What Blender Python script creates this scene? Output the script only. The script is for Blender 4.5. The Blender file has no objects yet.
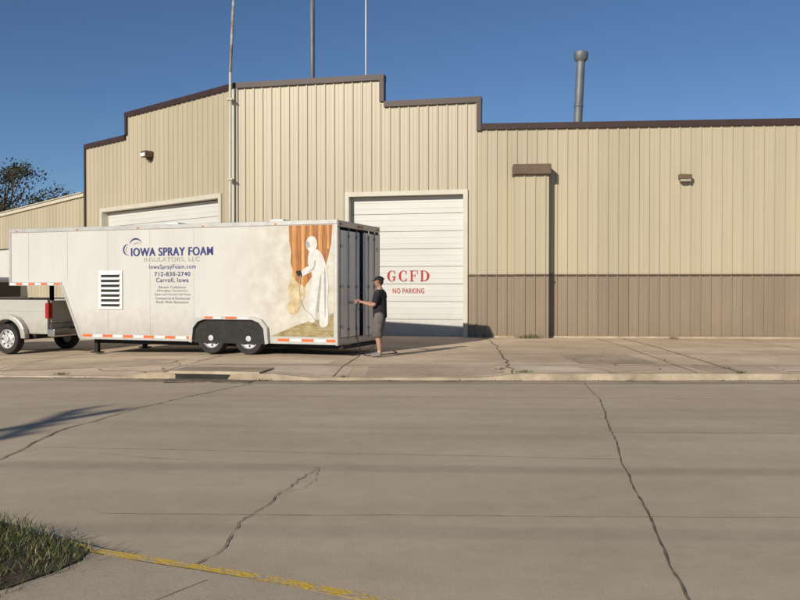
import bpy, bmesh, math, random
from mathutils import Vector, Matrix, noise
random.seed(7)
R=math.radians
scene=bpy.context.scene
COL=scene.collection
# ------------------------------------------------------------------ materials
def newmat(name):
    m=bpy.data.materials.new(name); m.use_nodes=True
    nt=m.node_tree; b=nt.nodes['Principled BSDF']
    return m,nt,b
def mat(name,col,rough=0.6,var=0.12,scale=3.0,stretch=(1,1,1),metal=0.0,bump=0.0,bscale=40,col2=None,spec=0.4,thr=(0.35,0.65),panels=0,pw=0.915,grime=None):
    m,nt,b=newmat(name); N=nt.nodes; L=nt.links
    tc=N.new('ShaderNodeTexCoord'); mp=N.new('ShaderNodeMapping'); mp.inputs['Scale'].default_value=stretch
    L.new(tc.outputs['Object'],mp.inputs['Vector'])
    n=N.new('ShaderNodeTexNoise'); n.inputs['Scale'].default_value=scale; n.inputs['Detail'].default_value=6; n.inputs['Roughness'].default_value=0.65
    L.new(mp.outputs[0],n.inputs['Vector'])
    r=N.new('ShaderNodeValToRGB'); L.new(n.outputs['Fac'],r.inputs[0])
    if col2 is None:
        a=[max(0,c*(1-var)) for c in col]; c2=[min(1,c*(1+var)) for c in col]
    else: a=col; c2=col2
    r.color_ramp.elements[0].position=thr[0]; r.color_ramp.elements[1].position=thr[1]
    r.color_ramp.elements[0].color=(*a,1); r.color_ramp.elements[1].color=(*c2,1)
    out=r.outputs[0]
    if panels or grime: 
        sx=N.new('ShaderNodeSeparateXYZ'); L.new(tc.outputs['Object'],sx.inputs[0])
    if panels:
        dv=N.new('ShaderNodeMath'); dv.operation='DIVIDE'; dv.inputs[1].default_value=pw; L.new(sx.outputs[0],dv.inputs[0])
        fl=N.new('ShaderNodeMath'); fl.operation='FLOOR'; L.new(dv.outputs[0],fl.inputs[0])
        wn=N.new('ShaderNodeTexWhiteNoise'); wn.noise_dimensions='1D'; L.new(fl.outputs[0],wn.inputs['W'])
        mr=N.new('ShaderNodeMapRange'); mr.inputs[3].default_value=1-panels; mr.inputs[4].default_value=1+panels*.4; L.new(wn.outputs['Value'],mr.inputs[0])
        vm=N.new('ShaderNodeVectorMath'); vm.operation='SCALE'; L.new(out,vm.inputs[0]); L.new(mr.outputs[0],vm.inputs['Scale']); out=vm.outputs[0]
    if grime: # dirt splash: (z_low, z_high, darkness)
        n3=N.new('ShaderNodeTexNoise'); n3.inputs['Scale'].default_value=5; n3.inputs['Detail'].default_value=8; L.new(tc.outputs['Object'],n3.inputs['Vector'])
        m2=N.new('ShaderNodeMath'); m2.operation='MULTIPLY_ADD'; m2.inputs[1].default_value=-0.9; L.new(n3.outputs['Fac'],m2.inputs[0]); L.new(sx.outputs[2],m2.inputs[2])
        mg=N.new('ShaderNodeMapRange'); mg.inputs[1].default_value=grime[0]-.45; mg.inputs[2].default_value=grime[1]-.45; mg.inputs[3].default_value=grime[2]; mg.inputs[4].default_value=0; L.new(m2.outputs[0],mg.inputs[0])
        mx=N.new('ShaderNodeMix'); mx.data_type='RGBA'; L.new(mg.outputs[0],mx.inputs[0]); L.new(out,mx.inputs[6]); mx.inputs[7].default_value=(0.22,0.17,0.115,1); out=mx.outputs[2]
    L.new(out,b.inputs['Base Color'])
    b.inputs['Roughness'].default_value=rough; b.inputs['Metallic'].default_value=metal
    b.inputs['Specular IOR Level'].default_value=spec
    if bump>0:
        n2=N.new('ShaderNodeTexNoise'); n2.inputs['Scale'].default_value=bscale; n2.inputs['Detail'].default_value=4
        L.new(tc.outputs['Object'],n2.inputs['Vector'])
        bp=N.new('ShaderNodeBump'); bp.inputs['Strength'].default_value=bump; bp.inputs['Distance'].default_value=0.02
        L.new(n2.outputs['Fac'],bp.inputs['Height']); L.new(bp.outputs[0],b.inputs['Normal'])
    return m
def concrete(name,base,dark,stretch=(0.25,1.0,1),stain=0.5,speck=0.16,streakscale=0.8):
    m,nt,b=newmat(name); N=nt.nodes; L=nt.links
    tc=N.new('ShaderNodeTexCoord')
    def noi(scale,det=5,st=None,rough=0.6):
        n=N.new('ShaderNodeTexNoise'); n.inputs['Scale'].default_value=scale; n.inputs['Detail'].default_value=det; n.inputs['Roughness'].default_value=rough
        if st:
            mp=N.new('ShaderNodeMapping'); mp.inputs['Scale'].default_value=st; mp.inputs['Location'].default_value=(3,7,0)
            L.new(tc.outputs['Object'],mp.inputs['Vector']); L.new(mp.outputs[0],n.inputs['Vector'])
        else: L.new(tc.outputs['Object'],n.inputs['Vector'])
        return n.outputs['Fac']
    def ramp(f,p0,p1,c0,c1):
        r=N.new('ShaderNodeValToRGB'); L.new(f,r.inputs[0]); e=r.color_ramp.elements
        e[0].position=p0; e[1].position=p1; e[0].color=(*c0,1); e[1].color=(*c1,1); return r.outputs[0]
    def mix(bl,f,a,c):
        x=N.new('ShaderNodeMix'); x.data_type='RGBA'; x.blend_type=bl; x.inputs[0].default_value=f
        L.new(a,x.inputs[6]); L.new(c,x.inputs[7]); return x.outputs[2]
    c=ramp(noi(streakscale,6,stretch),0.36,0.62,dark,base)
    c=mix('MULTIPLY',stain,c,ramp(noi(0.35,8,None,0.7),0.38,0.6,(0.66,0.64,0.60),(1,1,1)))
    c=mix('MULTIPLY',0.45,c,ramp(noi(4.0,8,None,0.75),0.35,0.6,(0.80,0.78,0.74),(1.0,1.0,1.0)))
    d=1-speck
    c=mix('MULTIPLY',1.0,c,ramp(noi(70,3,None,0.8),0.35,0.65,(d,d,d),(1,1,1)))
    c=mix('MULTIPLY',0.5,c,ramp(noi(14,6,None,0.8),0.28,0.40,(0.6,0.57,0.52),(1,1,1)))
    L.new(c,b.inputs['Base Color']); b.inputs['Roughness'].default_value=0.9; b.inputs['Specular IOR Level'].default_value=0.25
    bp=N.new('ShaderNodeBump'); bp.inputs['Strength'].default_value=0.35; bp.inputs['Distance'].default_value=0.01
    L.new(noi(55,5,None,0.8),bp.inputs['Height']); L.new(bp.outputs[0],b.inputs['Normal'])
    return m
M={}
M['street']=concrete('street_concrete',(0.60,0.495,0.36),(0.54,0.44,0.318),stain=0.30,speck=0.16)
M['apron']=concrete('apron_concrete',(0.80,0.63,0.455),(0.64,0.495,0.355),stretch=(0.5,0.6,1),stain=0.6)
M['patch']=concrete('patched_concrete',(0.66,0.52,0.375),(0.52,0.41,0.30),stretch=(1,1,1),stain=0.7)
M['patch2']=concrete('light_patch_concrete',(0.84,0.69,0.52),(0.70,0.57,0.43),stretch=(1,1,1),stain=0.6)
M['walk']=concrete('sidewalk_concrete',(0.57,0.475,0.35),(0.49,0.405,0.30),stretch=(1,1,1),stain=0.35)
M['curb']=concrete('curb_concrete',(0.66,0.54,0.395),(0.42,0.34,0.25),stretch=(1,1,1),stain=0.9,streakscale=1.6)
M['gutter']=concrete('gutter_concrete',(0.56,0.46,0.335),(0.38,0.31,0.23),stretch=(0.35,3,1),stain=0.6)
M['yellow']=mat('worn_yellow_paint',(0.44,0.36,0.25),0.75,0,9,(1,1,1),bump=0.4,col2=(0.66,0.43,0.06),thr=(0.42,0.54))
M['crack']=mat('crack_dirt',(0.17,0.135,0.095),0.95,0.5,6)
M['joint']=mat('joint_dirt',(0.36,0.29,0.21),0.95,0.25,3)
M['siding']=mat('tan_metal_siding',(0.465,0.405,0.285),0.42,0.05,1.2,(1,1,0.12),spec=0.4,panels=0.07,grime=(-.1,.9,.25))
M['wains']=mat('brown_metal_siding',(0.27,0.212,0.15),0.45,0.08,1.2,(1,1,0.15),panels=0.08,grime=(.1,.9,.5))
M['trim']=mat('dark_brown_trim',(0.045,0.024,0.020),0.5,0.15,2)
M['cream']=mat('cream_trim',(0.56,0.52,0.42),0.5,0.06,2)
M['door']=mat('white_garage_door',(0.60,0.59,0.55),0.45,0.04,1.5,(0.3,1,2),grime=(.1,.9,.35))
M['doorline']=mat('door_groove',(0.30,0.29,0.26),0.6,0.1,3)
M['red']=mat('red_lettering',(0.40,0.02,0.02),0.6,0.15,12)
M['galv']=mat('galvanised_steel',(0.23,0.24,0.24),0.45,0.2,5,metal=0.5)
M['pipe']=mat('weathered_pipe',(0.16,0.17,0.18),0.55,0.25,4,(1,1,.4),metal=0.3)
M['rust']=mat('rusty_mast',(0.17,0.10,0.07),0.7,0.3,3,col2=(0.5,0.47,0.42))
M['roof']=mat('roof_membrane',(0.3,0.3,0.29),0.9,0.1,1)
M['hood']=mat('brown_hood',(0.13,0.085,0.055),0.5,0.15,2)
M['white']=mat('trailer_white',(0.585,0.565,0.525),0.38,0.05,1.1,(1,1,0.35),spec=0.5,panels=0.035,pw=1.22,grime=(.5,1.15,.35))
M['alu']=mat('aluminium_trim',(0.50,0.49,0.46),0.4,0.1,4,metal=0.3)
M['dark']=mat('black_rubber',(0.018,0.018,0.018),0.8,0.2,8)
M['seal']=mat('grey_door_seal',(0.09,0.09,0.09),0.8,0.2,8)
M['tyre']=mat('tyre_rubber',(0.030,0.027,0.024),0.85,0.3,10)
M['rim']=mat('painted_rim',(0.60,0.60,0.58),0.35,0.08,8,metal=0.3)
M['chrome']=mat('chrome',(0.55,0.55,0.55),0.2,0.05,4,metal=0.9)
M['navy']=mat('navy_lettering',(0.025,0.035,0.16),0.5,0.1,10)
M['grey_txt']=mat('grey_lettering',(0.13,0.13,0.15),0.5,0.1,10)
M['tan_txt']=mat('tan_lettering',(0.36,0.34,0.25),0.5,0.1,10)
M['tape_r']=mat('reflective_orange',(0.72,0.15,0.04),0.35,0.08,10)
M['tape_w']=mat('reflective_white',(0.72,0.72,0.70),0.35,0.05,10)
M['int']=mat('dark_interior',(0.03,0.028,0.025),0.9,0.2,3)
M['doorshade']=mat('trailer_rear_door',(0.80,0.79,0.75),0.45,0.06,1.6,(1,1,0.4))
M['suit']=mat('mural_suit',(0.55,0.53,0.49),0.5,0.0,7,col2=(0.68,0.66,0.62))
M['suitsh']=mat('mural_suit_fold',(0.36,0.34,0.31),0.5,0.1,7)
M['wood']=mat('mural_wood',(0.17,0.055,0.012),0.5,0,4,(7,1,0.5),col2=(0.50,0.20,0.05))
M['wood2']=mat('mural_wood_light',(0.42,0.17,0.035),0.5,0,3,(5,1,0.5),col2=(0.66,0.36,0.12))
M['floor']=mat('mural_floor',(0.20,0.14,0.055),0.5,0,5,(1,1,4),col2=(0.44,0.35,0.17))
M['silver']=mat('truck_pearl_paint',(0.52,0.50,0.44),0.28,0.04,2,metal=0.15,spec=0.6,grime=(.5,.9,.35))
M['glass']=mat('dark_glass',(0.015,0.018,0.02),0.08,0.1,2,spec=0.8)
M['redlens']=mat('red_tail_lens',(0.35,0.02,0.015),0.25,0.1,5)
M['skin']=mat('skin',(0.40,0.22,0.15),0.6,0.08,20)
M['shirt']=mat('black_tshirt',(0.013,0.013,0.015),0.85,0.3,14,bump=0.4,bscale=12)
M['shorts']=mat('grey_shorts',(0.12,0.11,0.10),0.85,0.3,10,bump=0.4,bscale=10)
M['cap']=mat('black_cap',(0.012,0.012,0.014),0.8,0.2,10)
M['shoe']=mat('grey_shoe',(0.18,0.17,0.16),0.7,0.2,20)
M['hair']=mat('brown_hair',(0.04,0.022,0.012),0.7,0.3,40)
M['bark']=mat('bark',(0.10,0.075,0.055),0.9,0.3,6,bump=0.6)
M['polewood']=mat('weathered_pole',(0.16,0.12,0.09),0.9,0.2,6)
def leafmat(name,c1,c2,sc=1.5):
    return mat(name,c1,0.6,0,sc,col2=c2)
M['leaf']=leafmat('tree_foliage',(0.035,0.038,0.018),(0.10,0.085,0.04),0.8)
M['grass']=leafmat('grass_blades',(0.030,0.055,0.014),(0.13,0.15,0.045),5)
M['straw']=leafmat('dry_grass',(0.20,0.15,0.07),(0.36,0.28,0.14),5)
M['soil']=mat('soil',(0.07,0.05,0.03),0.95,0.3,8,bump=0.6)
M['farground']=mat('far_ground',(0.20,0.18,0.12),0.95,0,0.05,col2=(0.10,0.12,0.05))
def foam():
    m,nt,b=newmat('mural_foam'); N=nt.nodes; L=nt.links
    tc=N.new('ShaderNodeTexCoord')
    n=N.new('ShaderNodeTexNoise'); n.inputs['Scale'].default_value=2.6; n.inputs['Detail'].default_value=9; n.inputs['Roughness'].default_value=0.62
    L.new(tc.outputs['Object'],n.inputs['Vector'])
    r=N.new('ShaderNodeValToRGB'); L.new(n.outputs['Fac'],r.inputs[0]); e=r.color_ramp.elements
    e[0].position=0.32; e[0].color=(0.43,0.385,0.295,1); e[1].position=0.62; e[1].color=(0.62,0.585,0.50,1)
    sx=N.new('ShaderNodeSeparateXYZ'); L.new(tc.outputs['Object'],sx.inputs[0])
    n2=N.new('ShaderNodeTexNoise'); n2.inputs['Scale'].default_value=1.3; n2.inputs['Detail'].default_value=4
    L.new(tc.outputs['Object'],n2.inputs['Vector'])
    ad=N.new('ShaderNodeMath'); ad.operation='ADD'; L.new(sx.outputs[0],ad.inputs[0]); L.new(n2.outputs['Fac'],ad.inputs[1])
    mr=N.new('ShaderNodeMapRange'); mr.inputs[1].default_value=-2.6; mr.inputs[2].default_value=-0.6; L.new(ad.outputs[0],mr.inputs[0])
    mx=N.new('ShaderNodeMix'); mx.data_type='RGBA'; L.new(mr.outputs[0],mx.inputs[0])
    mx.inputs[6].default_value=(0.585,0.565,0.525,1); L.new(r.outputs[0],mx.inputs[7])
    L.new(mx.outputs[2],b.inputs['Base Color']); b.inputs['Roughness'].default_value=0.4
    return m
M['foam']=foam()
M['spray']=mat('mural_fresh_foam',(0.42,0.30,0.13),0.5,0,5,col2=(0.66,0.56,0.36))
# ------------------------------------------------------------------ geometry helpers
def empty(name,loc=(0,0,0),rz=0):
    o=bpy.data.objects.new(name,None); COL.objects.link(o); o.location=loc; o.rotation_euler=(0,0,rz); return o
def link(o,parent=None,frame=None):
    COL.objects.link(o)
    if parent: o.parent=parent
    if frame: o.location=(frame[0],frame[1],0); o.rotation_euler=(0,0,frame[2])
    return o
def mesh(name,vs,fs,mats,parent=None,frame=None,fm=None,smooth=False,fix=True):
    me=bpy.data.meshes.new(name); me.from_pydata(vs,[],fs)
    if not isinstance(mats,(list,tuple)): mats=[mats]
    for m in mats: me.materials.append(m)
    if fm:
        for p,i in zip(me.polygons,fm): p.material_index=i
    if fix:
        bm=bmesh.new(); bm.from_mesh(me); bmesh.ops.recalc_face_normals(bm,faces=bm.faces); bm.to_mesh(me); bm.free()
    if smooth:
        for p in me.polygons: p.use_smooth=True
    me.update()
    return link(bpy.data.objects.new(name,me),parent,frame)
def bevel(o,w,seg=2):
    b=o.modifiers.new('bevel','BEVEL'); b.width=w; b.segments=seg; b.limit_method='ANGLE'; b.angle_limit=R(35); return o
def box(name,x0,x1,y0,y1,z0,z1,m,parent=None,frame=None,bv=0):
    vs=[(x,y,z) for x in (x0,x1) for y in (y0,y1) for z in (z0,z1)]
    fs=[(0,1,3,2),(4,6,7,5),(0,4,5,1),(2,3,7,6),(0,2,6,4),(1,5,7,3)]
    o=mesh(name,vs,fs,m,parent,frame)
    if bv: bevel(o,bv)
    return o
def prism(name,prof,y0,y1,m,parent=None,frame=None,bv=0,smooth=False):
    n=len(prof); vs=[(x,y0,z) for x,z in prof]+[(x,y1,z) for x,z in prof]
    fs=[tuple(range(n)),tuple(range(2*n-1,n-1,-1))]+[(i,(i+1)%n,n+(i+1)%n,n+i) for i in range(n)]
    o=mesh(name,vs,fs,m,parent,frame)
    if bv: bevel(o,bv)
    return o
def lathe(name,prof,m,parent=None,loc=(0,0,0),axis='Y',seg=40,fmf=None):
    vs=[];fs=[]
    n=len(prof)
    for k in range(seg):
        a=2*math.pi*k/seg; c,s=math.cos(a),math.sin(a)
        for r,h in prof:
            vs.append((r*c,h,r*s) if axis=='Y' else (r*c,r*s,h))
    for k in range(seg):
        for i in range(n-1):
            a=k*n+i; b=((k+1)%seg)*n+i
            fs.append((a,a+1,b+1,b))
    o=mesh(name,vs,fs,m,parent,None,None,smooth=True); o.location=loc
    es=o.modifiers.new('es','EDGE_SPLIT'); es.split_angle=R(40)
    return o
def tube(name,pts,rad,m,parent=None,seg=10,frame=None):
    vs=[];fs=[]; n=len(pts); P=[Vector(p) for p in pts]
    for i,p in enumerate(P):
        t=(P[min(i+1,n-1)]-P[max(i-1,0)]).normalized()
        a=t.orthogonal().normalized() if i==0 else (a-t*a.dot(t)).normalized()
        b=t.cross(a); r=rad[i] if isinstance(rad,(list,tuple)) else rad
        for k in range(seg):
            th=2*math.pi*k/seg; vs.append(tuple(p+a*(r*math.cos(th))+b*(r*math.sin(th))))
    for i in range(n-1):
        for k in range(seg):
            fs.append((i*seg+k,i*seg+(k+1)%seg,(i+1)*seg+(k+1)%seg,(i+1)*seg+k))
    fs.append(tuple(range(seg))); fs.append(tuple(range((n-1)*seg,n*seg)))
    return mesh(name,vs,fs,m,parent,frame,smooth=True)
def text(name,body,xc,y,zc,width,height,m,parent,frame=None,off=0.0,out=0.0):
    cu=bpy.data.curves.new(name,'FONT'); cu.body=body; cu.size=1; cu.extrude=0.0; cu.offset=off; cu.align_x='CENTER'; cu.space_character=1.10
    o=bpy.data.objects.new(name,cu); COL.objects.link(o)
    dg=bpy.context.evaluated_depsgraph_get(); me=bpy.data.meshes.new_from_object(o.evaluated_get(dg))
    bpy.data.objects.remove(o); 
    xs=[v.co.x for v in me.vertices]; ys=[v.co.y for v in me.vertices]
    x0,x1,y0,y1=min(xs),max(xs),min(ys),max(ys)
    for v in me.vertices:
        X=(v.co.x-(x0+x1)/2)/(x1-x0)*width; Z=(v.co.y-(y0+y1)/2)/(y1-y0)*height
        v.co=(xc+X,y,zc+Z)
    me.materials.clear(); me.materials.append(m)
    ob=bpy.data.objects.new(name,me); return link(ob,parent,frame)
def slope(x): return -0.03*min(max(-x-3.5,0),20)
# ------------------------------------------------------------------ ground
def strip(name,xs,ya,yb,zoff,m,ny=1,parent=None):
    vs=[];fs=[]
    for x in xs:
        a,b=ya(x),yb(x)
        for j in range(ny+1): vs.append((x,a+(b-a)*j/ny,slope(x)+zoff))
    for i in range(len(xs)-1):
        for j in range(ny):
            q=i*(ny+1)+j; fs.append((q,q+ny+1,q+ny+2,q+1))
    return mesh(name,vs,fs,m,parent,fix=False)
def fr(a,b,s):
    n=int(round((b-a)/s)); return [a+(b-a)*i/n for i in range(n+1)]
strip('ground',[-900,-23.5,-3.5,900],lambda x:-900,lambda x:1500,-0.03,M['farground'])
strip('street',[-120,-23.5,-3.5,120],lambda x:-45,lambda x:17.5 if x>-3.6 else 80,0.0,M['street'])
def fcurb(x): return 15.15+max(0,-2.7-x)*0.35+0.035*noise.noise(Vector((x*0.5,3,0)))
def ch(x):
    K=[(-99,.035),(-5.2,.035),(-4.5,.115),(-2.2,.115),(-1.5,.05),(1.5,.05),(2.1,.12),(99,.12)]
    for (a,b),(c,d) in zip(K,K[1:]):
        if a<=x<=c:
            v=b+(d-b)*(x-a)/(c-a); break
    return v+0.008*noise.noise(Vector((x*0.9,0,5)))
def az_(x,y):
    t=min(1,max(0,(y-fcurb(x))/1.1)); h=ch(x); return slope(x)+h+(0.12-h)*t
xs=sorted(set(fr(-60,-8,1.0)+[-23.5,-3.5]+fr(-8,12,0.2)+fr(12,60,1.0)))
vs=[];fs=[]; NYS=[0,.22,.44,.66,.88,1.1]
for x in xs:
    for q in NYS: vs.append((x,fcurb(x)+q,az_(x,fcurb(x)+q)))
    vs.append((x,60,slope(x)+0.12))
for i in range(len(xs)-1):
    for j in range(6): a=i*7+j; fs.append((a,a+7,a+8,a+1))
mesh('concrete_apron',vs,fs,M['apron'],fix=False)
def curb(name,pts,w,top,m,side=1,dz=0.003):
    vs=[];fs=[]; n=len(pts); P=[Vector(p) for p in pts]
    for i,p in enumerate(P):
        t=(P[min(i+1,n-1)]-P[max(i-1,0)]).normalized(); nn=Vector((t.y,-t.x))*side
        z=slope(p.x); tp=top(p.x) if callable(top) else top
        ww=w+0.012*noise.noise(Vector((p.x*3,p.y*3,1))); rd=min(0.02,tp*0.5)
        q=p+nn*ww; q2=p+nn*(ww+0.02)
        vs+= [(p.x,p.y,z+tp+dz),(q.x-nn.x*0.02,q.y-nn.y*0.02,z+tp+dz),(q.x,q.y,z+tp-rd),(q2.x,q2.y,z-0.02)]
    for i in range(n-1):
        for j in range(3):
            a=i*4+j; fs.append((a,a+1,a+5,a+4))
    return mesh(name,vs,fs,m)
curb('street_curb',[(x,fcurb(x)) for x in xs],0.15,ch,M['curb'])
strip('gutter_pan',xs,lambda x:fcurb(x)-0.62,lambda x:fcurb(x)-0.1,0.004,M['gutter'])
arc=[(-12,8.8),(-8,7.5),(-5,6.6),(-3.6,6.0),(-2.7,5.45),(-1.76,4.86),(-.89,4.47),(-.145,4.09),(.4,3.72),(.9,3.1),(1.2,2.2),(1.32,0.5),(1.34,-3),(1.35,-20)]
def cat(pts,k=8):
    out=[]; P=[Vector(p) for p in pts]
    for i in range(len(P)-1):
        p0=P[max(i-1,0)];p1=P[i];p2=P[i+1];p3=P[min(i+2,len(P)-1)]
        for j in range(k):
            t=j/k
            out.append(0.5*((2*p1)+(-p0+p2)*t+(2*p0-5*p1+4*p2-p3)*t*t+(-p0+3*p1-3*p2+p3)*t**3))
    out.append(P[-1]); return out
ac=cat(arc,8)
fs=[];vs=[]
for p in ac:
    vs+=[(p.x,p.y,slope(p.x)+0.12),(min(p.x,1.30),-20.0,slope(p.x)+0.12)]
for i in range(len(ac)-1): fs.append((2*i,2*i+1,2*i+3,2*i+2))
mesh('sidewalk',vs,fs,M['walk'])
curb('yellow_curb',[(p.x,p.y) for p in ac],0.10,0.12,M['yellow'],side=-1)
ZS=lambda x,y: slope(x)+0.008
ZA=lambda x,y: az_(x,y)+0.007
def ribbon(name,pts,w,m,jit=0.03,zf=ZS,step=0.10,parent=None,lo=.45):
    P=[Vector(p) for p in pts]; Q=[]
    for i in range(len(P)-1):
        d=(P[i+1]-P[i]).length; n=max(1,int(d/step))
        for j in range(n): Q.append(P[i].lerp(P[i+1],j/n))
    Q.append(P[-1]); vs=[];fs=[]; n=len(Q)
    for i,p in enumerate(Q):
        t=(Q[min(i+1,n-1)]-Q[max(i-1,0)]).normalized(); nn=Vector((-t.y,t.x))
        off=nn*(noise.noise(Vector((p.x*1.7,p.y*1.7,w*50)))*jit*2+random.uniform(-jit,jit)*0.35)
        ww=w*random.uniform(lo,1.2)*0.5
        a=p+off+nn*ww; b=p+off-nn*ww
        vs+=[(a.x,a.y,zf(a.x,a.y)),(b.x,b.y,zf(b.x,b.y))]
    for i in range(n-1): fs.append((2*i,2*i+1,2*i+3,2*i+2))
    return mesh(name,vs,fs,m,parent,fix=False)
ck=empty('pavement_cracks')
ribbon('joint_long',[(3.16,14.5),(2.92,12.4),(2.1,8),(1.47,4.2),(1.3,3.6)],0.017,M['crack'],0.012,parent=ck)
ribbon('crack_main',[(-1.25,4.7),(-1.14,5.12),(-1.12,6.14),(-.99,6.73),(-.86,7.1),(-.73,7.74)],0.010,M['crack'],0.05,parent=ck,lo=.1,step=.06)
ribbon('crack_main_b',[(-.99,6.73),(-.80,6.9),(-.70,7.2),(-.73,7.74)],0.006,M['joint'],0.04,parent=ck,lo=.1,step=.06)
ribbon('crack_b',[(-.73,7.74),(-1.6,7.9),(-3.0,8.4)],0.008,M['joint'],0.03,parent=ck,lo=.1)
ribbon('seam',[(-3.9,7.4),(-3.86,8.2),(-3.93,9.8),(-3.55,11.6),(-2.9,13.6),(-2.5,14.5)],0.022,M['crack'],0.03,parent=ck)
ribbon('joint_cross_b',[(2.4,9.6),(14,9.2)],0.012,M['joint'],0.01,parent=ck)
ribbon('joint_cross_c',[(-2.2,6.15),(1.8,6.05),(9,5.9)],0.009,M['joint'],0.012,parent=ck)
ribbon('joint_cross_d',[(-3.9,8.75),(2.1,8.1)],0.010,M['joint'],0.012,parent=ck)
ribbon('joint_cross_e',[(-3.1,12.9),(3.0,12.6),(15,12.2)],0.014,M['joint'],0.012,parent=ck)
ribbon('gutter_dirt',[(-16,fcurb(-16)-.25),(-9,fcurb(-9)-.22),(-2.7,14.93),(3,14.93),(18,14.93)],0.11,M['joint'],0.06,parent=ck,lo=.05)
ribbon('gutter_dirt_b',[(-4.6,15.2),(-2.7,14.90),(2.2,14.95)],0.10,M['crack'],0.06,parent=ck,lo=.05)
ribbon('gutter_dirt_c',[(3.4,14.96),(7,14.96),(12,14.96)],0.05,M['crack'],0.04,parent=ck,lo=.0)
ribbon('gutter_line',[(-16,fcurb(-16)-.64),(-9,fcurb(-9)-.64),(-2.7,14.52),(3,14.52),(18,14.52)],0.016,M['joint'],0.01,parent=ck)
for i,x in enumerate([-12.5,-8.5,-4.4,-1.2,2.0,5.3,6.1,9.5]):
    big=i in(4,6)
    ribbon('apron_joint_%d'%i,[(x,fcurb(x)+0.02),(x+0.25,18.5),(x+.5,22),(x+.6,25.5)],0.035 if big else 0.022,M['crack'],0.05 if i==4 else 0.012,zf=ZA,parent=ck)
ribbon('apron_joint_long',[(-14,20.8),(-3,19.6),(14,19.4)],0.035,M['crack'],0.015,zf=ZA,parent=ck)
ribbon('apron_joint_long2',[(-14,18.4),(-3,16.75),(14,16.55)],0.028,M['crack'],0.01,zf=ZA,parent=ck)
rc=random.Random(21)
for k in range(18):
    x=rc.uniform(-7,11); y=fcurb(x)+.05 if k%2 else rc.uniform(16,19); pts=[(x,y)]; a=rc.uniform(.3,2.8)
    for j in range(rc.randint(3,6)):
        a+=rc.uniform(-.6,.6); x+=math.cos(a)*rc.uniform(.2,.6); y+=abs(math.sin(a))*rc.uniform(.15,.6); pts.append((x,y))
    ribbon('apron_crack_%d'%k,pts,rc.uniform(.012,.035),M['crack'],0.06,zf=ZA,parent=ck,lo=.1)
ribbon('walk_joint',[(-1.0,4.4),(-2.6,2.0),(-4,0)],0.008,M['joint'],0.005,zf=lambda x,y:slope(x)+0.124,parent=ck)
pt=empty('pavement_patches')
def patch(name,x0,x1,y0,y1,m,zo=0.0035,jit=.10):
    vs=[];fs=[]; nx=max(3,int((x1-x0)/.2)); ny=max(3,int((y1-y0)/.2))
    for i in range(nx+1):
        for j in range(ny+1):
            x=x0+(x1-x0)*i/nx; y=y0+(y1-y0)*j/ny
            if i in(0,nx): x+=noise.noise(Vector((y*1.5,x,zo*900)))*jit
            if j in(0,ny): y+=noise.noise(Vector((x*1.5,y,zo*500)))*jit
            vs.append((x,y,az_(x,y)+zo))
    for i in range(nx):
        for j in range(ny): a=i*(ny+1)+j; fs.append((a,a+ny+1,a+ny+2,a+1))
    mesh(name,vs,fs,m,pt,fix=False)
patch('patch_a',-2.35,-0.9,15.35,16.5,M['patch2']); patch('patch_b',-0.6,1.85,15.3,16.4,M['patch']); patch('patch_c',2.2,3.4,15.35,17.2,M['patch2'])
patch('patch_d',5.6,6.4,15.3,16.5,M['patch']); patch('patch_e',-8.2,-4.7,17.4,18.6,M['patch']); patch('patch_f',3.6,5.2,17.0,19.3,M['patch']); patch('patch_g',7.0,9.6,15.4,16.4,M['patch2'])
patch('patch_h',-4.2,-1.4,16.9,17.9,M['patch2'],zo=.0045)
sd=empty('storm_drain',(-3.3,15.36,0),R(-8))
box('inlet_mouth',-0.72,0.72,-0.20,0.0,-0.01,0.09,M['int'],sd)
box('inlet_lid',-0.85,0.85,-0.21,0.7,0.095,0.15,M['curb'],sd,bv=0.012)
box('inlet_apron',-0.8,0.8,-0.66,-0.205,0.0,0.014,M['crack'],sd)
# ------------------------------------------------------------------ building
PITCH=0.305
def ribs(name,regs,frame,parent,mats,base=0.0,pitch=PITCH):
    vs=[];fs=[];fm=[]
    for reg in regs:
        x0,x1,z0,z1=reg[:4]; mi=reg[4] if len(reg)>4 else 0
        zt1=reg[5] if len(reg)>5 else z1
        k=math.floor(x0/pitch)-1
        prof=[(0,0),(0.085,0),(0.09,-0.006),(0.105,-0.006),(0.11,0),(0.215,0),(0.235,-0.034),(0.275,-0.034),(0.295,0)]
        cand=[]
        while k*pitch<x1+pitch:
            cand+=[(k*pitch+a,b) for a,b in prof]; k+=1
        def yat(x):
            for (a,b),(c,d) in zip(cand,cand[1:]):
                if a<=x<=c: return b+(d-b)*(x-a)/(c-a) if c>a else b
            return 0
        P=[(x0,yat(x0))]+[c for c in cand if x0+1e-4<c[0]<x1-1e-4]+[(x1,yat(x1))]
        s=len(vs)
        for x,y in P:
            zt=z1+(zt1-z1)*(x-x0)/(x1-x0)
            vs+=[(x,y,z0),(x,y,zt)]
        for i in range(len(P)-1):
            a=s+2*i; fs.append((a,a+2,a+3,a+1)); fm.append(mi)
    return mesh(name,vs,fs,mats,parent,frame,fm,fix=False)
FM=(2.4,26.2,R(-13)); FR=(2.4,26.2,R(-5)); FL=(-5.4,28.0,R(-42.8))
B=empty('metal_fire_station')
SM=[M['siding'],M['wains']]
H1,H2,H3=8.34,7.49,6.66; ZW=2.04; ZD=4.61; ZDL=4.74
ribs('front_wall',[(-8.01,-4.2,ZW,H1),(-4.2,-3.05,ZD,H1),(-3.05,-.37,ZD,H2),(-.37,0.02,ZW,H2),(-8.01,-4.2,-.2,ZW,1),(-.37,0.02,-.2,ZW,1)],FM,B,SM)
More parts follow.
